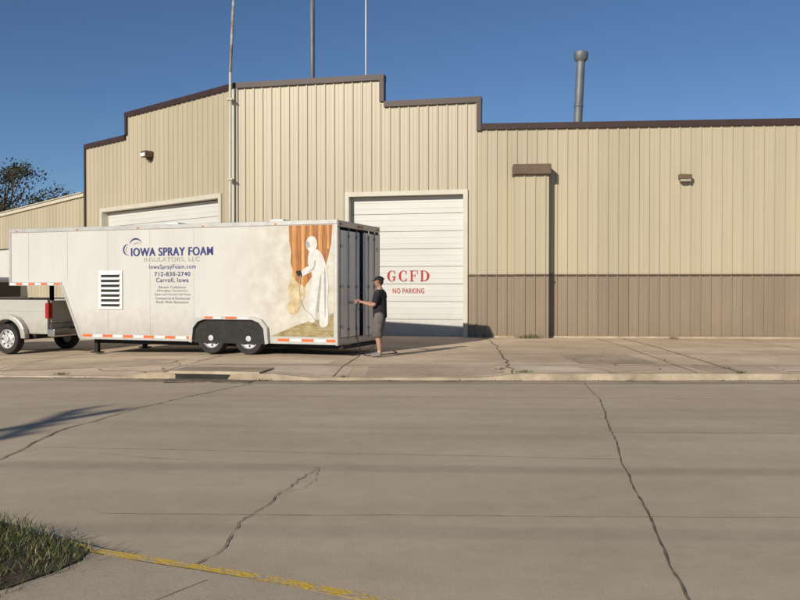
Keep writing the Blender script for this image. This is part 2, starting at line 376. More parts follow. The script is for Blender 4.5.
ribs('side_wall',[(0.02,1.14,ZW,H3),(1.14,2.08,5.3,H3),(2.08,25,ZW,H3),(0.02,1.14,-.2,ZW,1),(2.08,25,-.2,ZW,1)],FR,B,SM)
ribs('left_wall',[(-10.14,-8.9,-.8,H2),(-8.9,-6.89,ZDL,H2),(-6.89,-.78,ZDL,H1),(-.78,0,-.8,H1)],FL,B,SM)
box('wainscot_cap_a',-.31,-0.0,-0.06,-0.036,ZW-0.02,ZW+0.02,M['hood'],B,FM)
box('wainscot_cap_b',0.03,1.10,-0.06,-0.036,ZW-0.02,ZW+0.02,M['hood'],B,FR)
box('wainscot_cap_c',2.12,25,-0.06,-0.036,ZW-0.02,ZW+0.02,M['hood'],B,FR)
box('foundation_r',0.03,25,-0.05,0.1,0.0,0.17,M['curb'],B,FR)
def trimx(n,x0,x1,z,f,t=0.16): box(n,x0,x1,-0.09,0.25,z-t,z+0.02,M['trim'],B,f)
trimx('coping_a',-8.05,-2.97,H1,FM); trimx('coping_b',-2.97,0.10,H2,FM); trimx('coping_c',0.10,25,H3,FR)
box('step_trim_a',-3.12,-2.97,-0.08,0.2,H2+0.02,H1-0.16,M['trim'],B,FM)
box('step_trim_b',-0.04,0.10,-0.08,0.2,H3-0.2,H2-0.16,M['trim'],B,FM)
trimx('coping_d',-6.97,-0.02,H1,FL); trimx('coping_e',-10.2,-6.97,H2,FL)
box('step_trim_c',-6.97,-6.82,-0.08,0.2,H2+0.02,H1-0.16,M['trim'],B,FL)
box('end_trim',-10.22,-10.10,-0.08,0.2,-.8,H2-0.16,M['trim'],B,FL)
box('corner_trim_l',-0.12,0.02,-0.06,0.05,-.4,H1-0.16,M['cream'],B,FL)
box('corner_trim_m',-8.03,-7.92,-0.06,0.05,-.4,H1-0.16,M['cream'],B,FM)
def sectional(pre,x0,x1,zt,f,zb=0.1,rows=8):
    h=(zt-zb)/rows
    for i in range(rows):
        box('%s_panel_%d'%(pre,i),x0,x1,0.22,0.27,zb+i*h+0.006,zb+(i+1)*h-0.006,M['door'],B,f,bv=0.006)
        for kk in (0.33,0.66):
            box('%s_rib_%d_%d'%(pre,i,int(kk*100)),x0,x1,0.212,0.221,zb+i*h+h*kk-0.012,zb+i*h+h*kk+0.012,M['door'],B,f)
    box(pre+'_back',x0,x1,0.272,0.30,zb,zt,M['doorline'],B,f)
sectional('bay_door',-4.12,-.45,ZD-0.07,FM)
box('bay_bottom_seal',-4.12,-.45,0.215,0.27,0.06,0.10,M['dark'],B,FM)
box('bay_jamb_l',-4.26,-4.12,-0.07,0.3,0.0,ZD-0.07,M['cream'],B,FM)
box('bay_jamb_r',-.45,-.31,-0.07,0.3,0.0,ZD-0.07,M['cream'],B,FM)
box('bay_head',-4.26,-.31,-0.07,0.3,ZD-0.07,ZD+0.07,M['cream'],B,FM)
sectional('left_bay_door',-8.78,-0.9,ZDL-0.10,FL,zb=-0.3,rows=9)
box('left_jamb_l',-8.95,-8.78,-0.07,0.3,-.8,ZDL-0.08,M['cream'],B,FL)
box('left_jamb_r',-.9,-.74,-0.07,0.3,-.4,ZDL-0.08,M['cream'],B,FL)
box('left_head',-8.95,-.74,-0.07,0.3,ZDL-0.08,ZDL+0.07,M['cream'],B,FL)
LV=[];LF=[]
def lrect(x0,x1,z0,z1):
    i=len(LV); LV.extend([(x0,0.207,z0),(x1,0.207,z0),(x1,0.207,z1),(x0,0.207,z1)]); LF.append((i,i+1,i+2,i+3))
def larc(cx,cz,rx,rz,a0,a1,tmid,tend,mid=180):
    n=20;i0=len(LV)
    for k in range(n+1):
        a=R(a0+(a1-a0)*k/n); t=tend+(tmid-tend)*max(0,math.cos(a-R(mid)))**1.3
        LV.append((cx+rx*math.cos(a),0.2065,cz+rz*math.sin(a))); LV.append((cx+(rx-t)*math.cos(a),0.2065,cz+(rz-t*0.7)*math.sin(a)))
    for k in range(n): LF.append((i0+2*k,i0+2*k+1,i0+2*k+3,i0+2*k+2))
z0,z1=1.85,2.19; zc=(z0+z1)/2
x=-2.93
larc(x+.145,zc,.145,.175,45,315,.075,.028); lrect(x+.20,x+.255,z0+.03,zc-.02); lrect(x+.165,x+.29,zc-.035,zc-.012); lrect(x+.235,x+.255,z1-.12,z1)
x+=.375
larc(x+.145,zc,.145,.175,45,315,.075,.028); lrect(x+.235,x+.255,z1-.12,z1); lrect(x+.235,x+.255,z0,z0+.10)
x+=.355
lrect(x+.035,x+.095,z0,z1); lrect(x,x+.14,z0-.001,z0+.018); lrect(x,x+.26,z1-.019,z1+.001); lrect(x+.24,x+.262,z1-.11,z1-.019); lrect(x+.095,x+.18,zc,zc+.02); lrect(x+.165,x+.185,zc-.04,zc+.06)
x+=.335
lrect(x+.035,x+.095,z0,z1); lrect(x,x+.13,z0-.001,z0+.018); lrect(x,x+.13,z1-.019,z1+.001); larc(x+.12,zc,.18,.17,-90,90,.075,.026,0)
mesh('door_letters',LV,LF,M['red'],B,FM,fix=False)
text('door_small_letters','NO PARKING',-2.24,0.208,1.55,1.02,0.16,M['red'],B,FM,off=0.01)
cy=-0.42
chf=(2.4+1.14*math.cos(R(-5))+(-cy)*math.sin(R(-5)),26.2+1.14*math.sin(R(-5))+cy*math.cos(R(-5)),R(-5))
ribs('chase_front',[(0,0.94,ZW,5.05),(0,0.94,-.1,ZW,1)],chf,B,SM)
for nm,a,b in (('l',1.10,1.14),('r',2.08,2.12)):
    box('chase_side_'+nm,a,b,cy,0,ZW,5.05,M['siding'],B,FR); box('chase_base_'+nm,a,b,cy,0,0.0,ZW,M['wains'],B,FR)
box('chase_cap_trim',1.09,2.13,cy-0.065,cy-0.036,ZW-0.02,ZW+0.02,M['hood'],B,FR)
prism('chase_hood',[(1.04,5.05),(2.18,5.05),(2.18,5.36),(1.04,5.36)],cy-0.14,0.0,M['hood'],B,FR,bv=0.02)
rp=[(-12.7,34.95),(-5.35,28.15),(2.4,26.4),(27.2,24.25),(29,46),(-3,52)]
mesh('roof_deck',[(x,y,6.3) for x,y in rp],[tuple(range(6))],M['roof'],B)
for i,(a,b) in enumerate([(3,4),(4,5),(5,0)]):
    (xa,ya),(xb,yb)=rp[a],rp[b]
    mesh('rear_wall_%d'%i,[(xa,ya,-.8),(xb,yb,-.8),(xb,yb,6.6),(xa,ya,6.6)],[(0,1,2,3)],M['siding'],B)
box('parapet_back_a',-8.0,-3.0,0.1,0.2,6.2,H1-0.18,M['roof'],B,FM); box('parapet_back_b',-3.0,0.0,0.1,0.19,6.2,H2-0.18,M['roof'],B,FM)
box('parapet_back_c',-6.9,-0.1,0.1,0.2,6.2,H1-0.18,M['roof'],B,FL); box('parapet_back_d',-10.1,-6.9,0.1,0.19,6.2,H2-0.18,M['roof'],B,FL)
box('wall_lamp_body',-5.35,-5.0,-0.35,-0.03,6.45,6.68,M['hood'],B,FL,bv=0.02)
box('wall_lamp_lens',-5.32,-5.03,-0.37,-0.352,6.47,6.60,M['tape_w'],B,FL)
box('wall_lamp_arm',-5.2,-5.12,-0.2,0.0,6.35,6.45,M['hood'],B,FL)
prism('wall_light_body',[(6.0,4.90),(6.36,4.90),(6.36,5.03),(6.0,5.05)],-0.26,-0.03,M['hood'],B,FR,bv=0.015)
box('wall_light_lens',6.03,6.33,-0.24,-0.05,4.83,4.90,M['tan_txt'],B,FR)
ch_=empty('chimney_pipe',(6.0,29.0,6.2)); ch_.rotation_euler=(0,R(2.6),0)
lathe('pipe',[(0.145,0),(0.145,3.2)],M['pipe'],ch_,axis='Z',seg=24)
lathe('cap',[(0.145,3.12),(0.235,3.22),(0.245,3.40),(0.235,3.45),(0.20,3.47),(0.0,3.50)],M['pipe'],ch_,axis='Z',seg=24)
lathe('flashing',[(0.35,0.08),(0.17,0.35),(0.155,0.36)],M['pipe'],ch_,axis='Z',seg=24)
lathe('band',[(0.145,1.58),(0.16,1.6),(0.16,1.66),(0.145,1.68)],M['pipe'],ch_,axis='Z',seg=24)
ms=empty('siren_mast',(-3.08,30,6.2)); tube('mast',[(0,0,0),(0,0,7.5)],0.085,M['pipe'],ms); lathe('base',[(0.3,0.1),(0.3,0.14),(0.1,0.2)],M['galv'],ms,axis='Z')
an=empty('radio_antenna',(-1.16,29,6.2)); tube('whip',[(0,0,0),(0,0,4),(0.0,0,7.5)],[0.03,0.022,0.015],M['tape_w'],an); lathe('base',[(0.12,0.1),(0.12,0.14),(0.04,0.2)],M['galv'],an,axis='Z')
fp=empty('corner_antenna_mast',(-5.55,27.75,-0.05))
tube('lower_pipe',[(0,0,0),(0.03,0,8.7)],0.045,M['cream'],fp); tube('upper_pipe',[(0.03,0,8.7),(0.14,0,11.0)],0.045,M['rust'],fp); tube('whip',[(0.14,0,11.0),(0.28,0,14.5)],0.024,M['tape_w'],fp)
for i,z in enumerate((2.5,5.2,7.8)): box('bracket_%d'%i,-0.07,0.09,-0.07,0.25,z,z+0.06,M['cream'],fp)
S=empty('metal_shed')
ribs('front',[(-32,-21.2,-1.2,4.45,0,4.97),(-21.2,-17.4,3.5,4.97,0,5.12),(-17.4,-10.25,-1.2,5.12,0,5.38)],FL,S,[M['siding']])
prism('fascia',[(-32,4.45),(-10.25,5.40),(-10.25,5.54),(-32,4.59)],-0.10,0.2,M['cream'],S,FL)
prism('roof',[(-32,4.60),(-10.3,5.545),(-10.3,5.58),(-32,4.63)],-0.16,12,M['cream'],S,FL)
box('shed_door',-21.2,-17.4,0.12,0.18,-1,3.5,M['door'],S,FL)
box('rear',-32,-10.3,11.8,12,-1,4.4,M['siding'],S,FL)
# ------------------------------------------------------------------ trailer
TA=math.atan2(-.343,.939)
T=empty('enclosed_cargo_trailer',(-1.38,18.6,0),TA)
ZB,ZT=0.41,3.13; W=2.5; LN=9.15
prof=[(0,ZB),(-6.94,ZB),(-7.48,1.71),(-LN,1.71),(-LN,ZT),(0,ZT)]
def skinpanel(name,y0,y1):
    return prism(name,prof,y0,y1,M['white'],T)
skinpanel('side_near',0,0.05); skinpanel('side_far',W-0.05,W)
box('roof',-LN+0.05,0,0.05,W-0.05,ZT-0.05,ZT-0.004,M['white'],T)
box('front_wall',-LN,-LN+0.05,0.05,W-0.05,1.71,ZT-0.05,M['white'],T)
box('neck_floor',-LN+0.05,-7.45,0.05,W-0.05,1.712,1.78,M['dark'],T)
box('floor',-6.94,0,0.05,W-0.05,ZB+0.004,ZB+0.1,M['dark'],T)
prism('step_wall',[(-6.94,ZB+.01),(-7.48,1.72),(-7.42,1.72),(-6.88,ZB+.01)],0.05,W-0.05,M['white'],T)
box('top_rail',-LN-0.02,0.02,-0.018,0.05,ZT-0.09,ZT+0.012,M['alu'],T,bv=0.012)
box('top_rail_far',-LN-0.02,0.02,W-0.05,W+0.018,ZT-0.09,ZT+0.012,M['alu'],T,bv=0.012)
box('bottom_rail',-6.9,0.02,-0.016,0.0,ZB-0.02,ZB+0.13,M['alu'],T)
box('neck_rail',-LN-.01,-7.5,-0.016,0.0,1.70,1.79,M['alu'],T)
prism('step_rail',[(-6.9,ZB-.01),(-6.97,ZB-.01),(-7.53,1.71),(-7.46,1.71)],-0.012,0.0,M['alu'],T)
box('corner_post',-0.07,0.02,-0.02,0.0,ZB+0.13,ZT-0.09,M['alu'],T,bv=0.008)
box('front_post',-LN-0.012,-LN+0.05,-0.015,0.0,1.79,ZT-0.09,M['alu'],T)
x=-6.85;i=0
while x<-0.1:
    if not(-3.75<x<-1.75):
        box('tape_%d'%i,x,min(x+0.29,-0.03),-0.019,-0.0165,ZB+0.035,ZB+0.095,M['tape_r'] if i%2==0 else M['tape_w'],T)
    x+=0.30;i+=1
x=-LN+0.02
while x<-7.6:
    box('neck_tape_%d'%i,x,x+0.19,-0.019,-0.0165,1.715,1.765,M['tape_r'] if i%2==0 else M['tape_w'],T); x+=0.2;i+=1
for k,x in enumerate([-8.54,-7.32,-6.10,-4.88,-3.66]):
    zb=ZB+0.13 if x>-6.9 else 1.80
    box('seam_%d'%k,x-0.005,x+0.005,-0.0035,0.0,zb,ZT-0.09,M['alu'],T)
box('vent_frame',-6.36,-5.66,-0.03,0,1.12,2.06,M['tape_w'],T,bv=0.008)
for k in range(7):
    z=1.19+k*0.118
    box('vent_slot_%d'%k,-6.28,-5.74,-0.034,-0.031,z,z+0.062,M['int'],T)
    prism('vent_blade_%d'%k,[(-6.29,z+0.062),(-5.73,z+0.062),(-5.73,z+0.075),(-6.29,z+0.075)],-0.07,-0.031,M['tape_w'],T)
text('lettering_title','IOWA SPRAY FOAM',-4.28,-0.006,2.50,2.28,0.20,M['navy'],T,off=0.012)
text('lettering_title_bold','IOWA SPRAY FOAM',-4.266,-0.0065,2.50,2.28,0.20,M['navy'],T,off=0.012)
text('lettering_sub','INSULATORS, LLC',-4.27,-0.006,2.31,1.55,0.12,M['tan_txt'],T,off=0.005)
text('lettering_web','IowaSprayFoam.com',-4.25,-0.006,2.13,1.30,0.13,M['navy'],T,off=0.004)
text('lettering_phone','712-830-2740',-4.25,-0.006,1.97,1.0,0.10,M['navy'],T,off=0.012)
text('lettering_town','Carroll, Iowa',-4.25,-0.006,1.82,0.9,0.12,M['navy'],T,off=0.008)
for k,(s,w) in enumerate([('Blown Cellulose',.75),('Fiberglass Insulation',.85),('Open and Closed Cell Foam',1.0),('Commercial & Residential',.95),('Roofs Walls Basements',.9)]):
    text('lettering_list_%d'%k,s,-4.25,-0.006,1.66-k*0.088,w,0.058,M['grey_txt'],T)
def arcband(name,cx,cz,r0,r1,a0,a1,m,y=-0.006):
    n=18;vs=[];fs=[]
    for k in range(n+1):
        a=R(a0+(a1-a0)*k/n); tt=math.sin(math.pi*k/n); ri=r1-(r1-r0)*(0.15+0.85*tt)
        vs+=[(cx+ri*math.cos(a),y,cz+ri*math.sin(a)),(cx+r1*math.cos(a),y,cz+r1*math.sin(a))]
    for k in range(n): fs.append((2*k,2*k+1,2*k+3,2*k+2))
    return mesh(name,vs,fs,m,T,fix=False)
arcband('logo_arc_a',-5.52,2.56,0.09,0.13,80,285,M['navy']); arcband('logo_arc_b',-5.28,2.66,0.14,0.18,20,165,M['navy'],-0.007); arcband('logo_arc_c',-5.24,2.61,0.10,0.125,25,155,M['tan_txt'],-0.008); arcband('logo_arc_d',-5.50,2.56,0.055,0.075,90,270,M['tan_txt'],-0.008)
def poly(name,pts,m,y): return mesh(name,[(-u,y,z) for u,z in pts],[tuple(range(len(pts)))],m,T,fix=False)
poly('mural_foam',[(3.3,0.56),(0.075,0.56),(0.075,3.03),(3.3,3.03)],M['foam'],-0.0045)
poly('mural_wood_wall',[(1.17,3.03),(1.16,2.7),(1.11,2.45),(1.13,2.2),(1.05,1.95),(1.02,1.60),(0.86,1.52),(0.72,1.75),(0.50,2.0),(0.28,2.1),(0.20,2.35),(0.14,2.6),(0.10,3.03)],M['wood'],-0.007)
for k,(a,b,zb) in enumerate([(1.08,1.0,1.75),(0.86,0.78,1.65),(0.66,0.60,2.0),(0.44,0.36,2.1),(0.24,0.18,2.5)]):
    poly('mural_stud_%d'%k,[(a,3.03),(a,zb),(b,zb),(b,3.03)],M['wood2'],-0.009)
poly('mural_floor',[(1.62,0.56),(1.25,0.70),(0.95,0.82),(0.6,0.92),(0.30,0.96),(0.08,1.1),(0.08,0.56)],M['floor'],-0.007)
def blob(name,pts,m,y):
    P=cat(list(pts)+[pts[0]],5)[:-1]; poly(name,[(p.x,p.y) for p in P],m,y)
blob('mural_overspray',[(1.08,1.95),(0.98,1.78),(0.80,1.66),(0.78,1.45),(0.86,1.30),(0.96,1.10),(1.12,1.05),(1.22,1.2),(1.15,1.4),(1.20,1.6)],M['spray'],-0.011)
blob('mural_figure_body',[(0.66,2.48),(0.50,2.50),(0.34,2.36),(0.24,2.05),(0.20,1.7),(0.22,1.35),(0.20,1.0),(0.24,0.80),(0.40,0.80),(0.42,1.05),(0.44,1.35),(0.50,1.2),(0.52,0.92),(0.66,0.90),(0.66,1.2),(0.62,1.6),(0.60,1.95),(0.70,2.2)],M['suit'],-0.013)
blob('mural_figure_hood',[(0.72,2.52),(0.74,2.64),(0.68,2.76),(0.56,2.78),(0.48,2.68),(0.48,2.54),(0.56,2.46),(0.66,2.46)],M['suit'],-0.015)
blob('mural_figure_mask',[(0.74,2.54),(0.75,2.63),(0.69,2.67),(0.65,2.6),(0.67,2.53)],M['suitsh'],-0.017)
blob('mural_figure_arm',[(0.60,2.36),(0.48,2.30),(0.52,2.06),(0.66,1.98),(0.84,1.90),(0.86,2.0),(0.74,2.10),(0.64,2.16)],M['suit'],-0.016)
blob('mural_arm_fold',[(0.53,2.26),(0.50,2.24),(0.54,2.07),(0.66,2.0),(0.66,2.02),(0.57,2.09)],M['suitsh'],-0.018)
blob('mural_figure_fold',[(0.40,1.9),(0.37,1.9),(0.41,1.35),(0.46,1.1),(0.48,1.3)],M['suitsh'],-0.0165)
blob('mural_figure_fold_b',[(0.30,2.1),(0.27,2.0),(0.26,1.5),(0.28,1.0),(0.30,1.5)],M['suitsh'],-0.0168)
blob('mural_spray_gun',[(0.86,2.02),(0.84,1.90),(0.92,1.90),(0.98,1.97),(0.97,2.02)],M['int'],-0.019)
def decal_hose():
    pts=[(0.88,1.92),(0.90,1.5),(0.80,1.2),(0.62,1.05),(0.40,0.78),(0.15,0.72)]
    P=cat(pts,6); vs=[];fs=[]
    for i,p in enumerate(P):
        t=(P[min(i+1,len(P)-1)]-P[max(i-1,0)]).normalized(); nn=Vector((-t.y,t.x))*0.008
        vs+=[(-(p.x+nn.x),-0.020,p.y+nn.y),(-(p.x-nn.x),-0.020,p.y-nn.y)]
    for i in range(len(P)-1): fs.append((2*i,2*i+1,2*i+3,2*i+2))
    mesh('mural_hose',vs,fs,M['suitsh'],T,fix=False)
decal_hose()
box('rear_header',-0.04,0.03,0.0,W,ZT-0.14,ZT-0.002,M['alu'],T,bv=0.01)
box('rear_sill',-0.04,0.03,0.0,W,ZB-0.04,ZB+0.12,M['alu'],T,bv=0.01)
box('rear_post_near',-0.04,0.028,0.002,0.09,ZB+.12,ZT-0.16,M['alu'],T)
box('rear_post_far',-0.04,0.025,W-0.09,W-.002,ZB+.12,ZT-0.16,M['alu'],T)
box('rear_bumper',0.0,0.10,0.1,W-0.1,ZB-0.12,ZB-0.05,M['dark'],T)
def bardoor(pre,empt,w):
    H=ZT-0.2-ZB-0.14
    box(pre+'_leaf',-0.02,0.025,0.0,w,0,H,M['doorshade'],empt,bv=0.006)
    for k,(a,b) in enumerate([(0,0.018),(w-0.018,w)]): box('%s_seal_%d'%(pre,k),0.026,0.030,a,b,0.0,H,M['seal'],empt)
    for k,f in enumerate((0.40,0.80)):
        tube('%s_rod_%d'%(pre,k),[(0.045,w*f,-0.05),(0.045,w*f,H+0.05)],0.013,M['alu'],empt)
        for z in (0.15,1.1,H-0.15): box('%s_keeper_%d_%d'%(pre,k,int(z*10)),0.026,0.06,w*f-0.03,w*f+0.03,z,z+0.05,M['galv'],empt)
        box('%s_lever_%d'%(pre,k),0.05,0.07,w*f-0.02,w*f+0.2,0.75,0.79,M['galv'],empt)
    for z in (0.2,1.1,2.0): box('%s_hinge_%d'%(pre,int(z*10)),0.026,0.045,0.03,0.20,z,z+0.06,M['alu'],empt)
d1=empty('door_near',(0.0,0.10,ZB+0.13)); d1.parent=T; bardoor('near',d1,1.13)
d2=empty('door_far',(0.03,W-0.10,ZB+0.13)); d2.parent=T; d2.scale=(1,-1,1); d2.rotation_euler=(0,0,R(4)); bardoor('far',d2,1.13)
for k,y in enumerate((0.15,1.15,1.25,1.35,W-0.15)): box('rear_marker_%d'%k,0.03,0.045,y-0.04,y+0.04,ZT-0.1,ZT-0.06,M['redlens'],T)
box('interior_floor',-3,-0.05,0.06,W-0.06,ZB+0.1,ZB+0.12,M['int'],T)
for k,x in enumerate((-1.75,-4.6)):
    prism('roof_vent_%d'%k,[(x-0.2,ZT),(x+0.2,ZT),(x+0.16,ZT+0.10),(x-0.16,ZT+0.10)],0.5,0.9,M['tape_w'],T,bv=0.02)
def wheel(name,parent,loc,r=0.365,w=0.24,face=-1):
    e=empty(name,loc); e.parent=parent
    f=face; h=w/2
    prof=[(r*0.62,h*0.7*f*-1),(r*0.70,-h*f),(r*0.93,-h*f),(r,-h*0.72*f),(r,h*0.72*f),(r*0.95,h*f),(r*0.72,h*f*1.02),(r*0.63,h*0.85*f)]
    lathe('tyre',prof,M['tyre'],e,seg=44)
    rr=r*0.63
    lathe('rim',[(rr,h*0.86*f),(rr*0.93,h*0.9*f),(rr*0.88,h*0.55*f),(rr*0.6,h*0.45*f),(rr*0.45,h*0.65*f),(rr*0.3,h*0.7*f),(rr*0.28,h*1.0*f),(0.0,h*1.02*f)],M['rim'],e,seg=40)
    for k in range(8):
        a=2*math.pi*k/8
        lathe('hand_hole_%d'%k,[(0,h*0.62*f),(rr*0.10,h*0.62*f),(rr*0.11,h*0.4*f)],M['int'],e,loc=(rr*0.74*math.cos(a),0,rr*0.74*math.sin(a)),seg=10)
    for k in range(6):
        a=2*math.pi*(k+.5)/6
        lathe('lug_%d'%k,[(0,h*0.82*f),(0.011,h*0.82*f),(0.011,h*0.6*f)],M['chrome'],e,loc=(rr*0.40*math.cos(a),0,rr*0.40*math.sin(a)),seg=8)
    for j in (-0.45,0,0.45):
        lathe('groove_%d'%int(j*100),[(r+0.001,h*(j-0.05)),(r+0.001,h*(j+0.05))],M['int'],e,seg=44)
    return e
for k,x in enumerate((-3.19,-2.20)):
    wheel('wheel_near_%d'%k,T,(x,0.10,0.12+0.365),0.37)
    wheel('wheel_far_%d'%k,T,(x,W-0.10,0.12+0.365),0.37,face=1)
    tube('axle_%d'%k,[(x,0.2,0.48),(x,W-0.2,0.48)],0.045,M['dark'],T)
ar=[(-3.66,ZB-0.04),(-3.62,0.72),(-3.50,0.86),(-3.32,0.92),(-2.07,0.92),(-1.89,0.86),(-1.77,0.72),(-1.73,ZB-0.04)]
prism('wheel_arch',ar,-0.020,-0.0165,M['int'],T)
ar2=[(-3.74,ZB-0.02),(-3.70,0.76),(-3.55,0.93),(-3.34,0.99),(-2.05,0.99),(-1.84,0.93),(-1.69,0.76),(-1.65,ZB-0.02)]
n=len(ar); vs=[(x,-0.10,z) for x,z in ar]+[(x,-0.10,z) for x,z in ar2]+[(x,-0.0,z) for x,z in ar2]
fs=[(i,i+1,n+i+1,n+i) for i in range(n-1)]+[(n+i,n+i+1,2*n+i+1,2*n+i) for i in range(n-1)]
mesh('fender',vs,fs,M['alu'],T)
for k,(a,b,m) in enumerate([(-3.3,-3.08,'tape_r'),(-3.08,-2.86,'tape_w'),(-2.75,-2.45,'tape_r'),(-2.45,-2.15,'tape_w')]): box('fender_tape_%d'%k,a,b,-0.104,-0.1015,0.935,0.98,M[m],T)
box('chassis_rail',-6.8,0,0.35,0.45,ZB-0.14,ZB,M['dark'],T); box('chassis_rail_far',-6.8,0,W-0.45,W-0.35,ZB-0.14,ZB,M['dark'],T)
for k,y in enumerate((0.3,W-0.3)):
    box('landing_leg_%d'%k,-6.72,-6.62,y-0.05,y+0.05,0.06,ZB,M['dark'],T); box('landing_foot_%d'%k,-6.80,-6.54,y-0.1,y+0.1,0.03,0.06,M['dark'],T)
for k,x in enumerate((-8.9,-7.0,-5.2,-3.4,-1.5)): box('side_marker_%d'%k,x-0.03,x+0.03,-0.03,-0.0185,ZT-0.065,ZT-0.04,M['tape_r'],T)
tube('gooseneck_post',[(-8.95,W/2,1.72),(-8.95,W/2,0.85)],0.06,M['dark'],T)
# ------------------------------------------------------------------ pickup truck
gz=slope(-9.5)+0.12
ox=-1.29-.939*8.16; oy=18.83+.343*8.16
K=empty('pickup_truck',(ox,oy,gz),TA)
def archpts(cx,r,z0,n=12):
    a0=math.asin(min(1,(z0-0.40)/r)); 
    return [(cx+r*math.cos(a),0.40+r*math.sin(a)) for a in [a0+(math.pi-2*a0)*k/n for k in range(n+1)]]
def lower(name,x0,x1,cx,zt,zb,y0,y1,bv=0.02):
    pr=[(x1,zb),(x1,zt),(x0,zt),(x0,zb)]
    if cx is not None: pr+=archpts(cx,0.47,zb)[::-1]
    return prism(name,pr,y0,y1,M['silver'],K,bv=bv)
RW=-1.22; FW=-4.85; WT=2.0
lower('bed_side_near',-2.46,-0.03,RW,1.40,0.52,0,0.09); lower('bed_side_far',-2.46,-0.03,RW,1.40,0.52,WT-0.09,WT)
box('bed_crease',-2.46,-0.1,-0.008,0.0,1.10,1.13,M['silver'],K,bv=0.003)
box('bed_floor',-2.46,-0.05,0.09,WT-0.09,0.75,0.82,M['dark'],K); box('bed_head',-2.46,-2.40,0.09,WT-0.09,0.82,1.40,M['silver'],K)
box('bed_rail_cap',-2.46,-0.05,-0.005,0.10,1.395,1.43,M['dark'],K,bv=0.01); box('bed_rail_cap_far',-2.46,-0.05,WT-0.1,WT+.005,1.395,1.43,M['dark'],K,bv=0.01)
box('tailgate',-0.06,0.0,0.10,WT-0.10,0.80,1.38,M['silver'],K,bv=0.02); box('tailgate_lower',-0.06,-0.01,0.09,WT-0.09,0.55,0.79,M['silver'],K)
box('tailgate_inset',0.001,0.006,0.3,WT-0.3,0.9,1.2,M['silver'],K,bv=0.004); box('tailgate_handle',0.001,0.02,WT/2-0.13,WT/2+0.13,1.22,1.29,M['dark'],K)
for y in (0.0,WT-0.14): box('tail_light_%d'%int(y),-0.10,0.012,y-0.006,y+0.146,0.92,1.32,M['redlens'],K,bv=0.015)
box('rear_bumper',-0.02,0.22,-0.03,WT+0.03,0.46,0.66,M['chrome'],K,bv=0.03); box('bumper_pad',0.0,0.23,0.5,WT-0.5,0.661,0.675,M['dark'],K); box('licence_plate',0.222,0.228,WT/2-0.15,WT/2+0.15,0.5,0.62,M['tape_w'],K)
def flare(name,y0,y1):
    o=[(RW+0.62*math.cos(a),0.42+0.60*math.sin(a)) for a in [R(-2+184*k/14) for k in range(15)]]
    i=[(RW+0.47*math.cos(a),0.42+0.47*math.sin(a)) for a in [R(-2+184*k/14) for k in range(15)]]
    prism(name,o+i[::-1],y0,y1,M['silver'],K,bv=0.03)
flare('rear_flare_near',-0.17,-0.001); flare('rear_flare_far',WT+0.001,WT+0.17)
cab=[(-2.50,0.50),(-2.50,1.40),(-2.56,1.93),(-2.75,2.0),(-3.95,2.0),(-4.55,1.42),(-5.85,1.28),(-5.95,1.1),(-5.95,0.55)]+[(x,z) for x,z in archpts(FW,0.47,0.52)[::-1]]
prism('cab_body',cab,0.03,WT-0.03,M['silver'],K,bv=0.04)
for nm,y0,y1 in(('near',0.022,0.028),('far',WT-0.028,WT-0.022)):
    prism('rear_window_'+nm,[(-2.66,1.42),(-2.72,1.88),(-3.22,1.9),(-3.22,1.42)],y0,y1,M['glass'],K); prism('front_window_'+nm,[(-3.32,1.42),(-3.32,1.9),(-3.92,1.9),(-4.38,1.42)],y0,y1,M['glass'],K)
    box('door_gap_'+nm,-3.275,-3.265,y0,y1,0.6,1.9,M['dark'],K); box('sill_'+nm,-4.3,-2.5,y0-0.02,y1+0.01,0.44,0.5,M['chrome'],K)
box('back_glass',-2.53,-2.49,0.35,WT-0.35,1.46,1.86,M['glass'],K)
prism('windshield',[(-3.99,1.97),(-4.56,1.43),(-4.58,1.45),(-4.01,1.99)],0.2,WT-0.2,M['glass'],K)
box('front_bumper',-6.15,-5.94,0.0,WT,0.45,0.68,M['chrome'],K,bv=0.03); box('grille',-5.98,-5.95,0.5,WT-0.5,0.75,1.1,M['dark'],K)
for y in(0.1,WT-0.45): box('head_light_%d'%int(y),-5.98,-5.95,y,y+0.35,0.8,1.05,M['tape_w'],K)
for y in (-0.16,WT+0.0): box('mirror_%d'%int(y),-4.28,-4.16,y,y+0.16,1.42,1.72,M['dark'],K,bv=0.02)
wheel('rear_wheel_near',K,(RW,-0.03,0.385),0.39); wheel('rear_wheel_far',K,(RW,WT+0.03,0.385),0.39,face=1)
wheel('front_wheel_near',K,(FW,0.13,0.385),0.39); wheel('front_wheel_far',K,(FW,WT-0.13,0.385),0.39,face=1)
tube('rear_axle',[(RW,0.1,0.39),(RW,WT-0.1,0.39)],0.06,M['dark'],K)
box('underbody',-5.6,-0.3,0.35,WT-0.35,0.40,0.56,M['dark'],K)
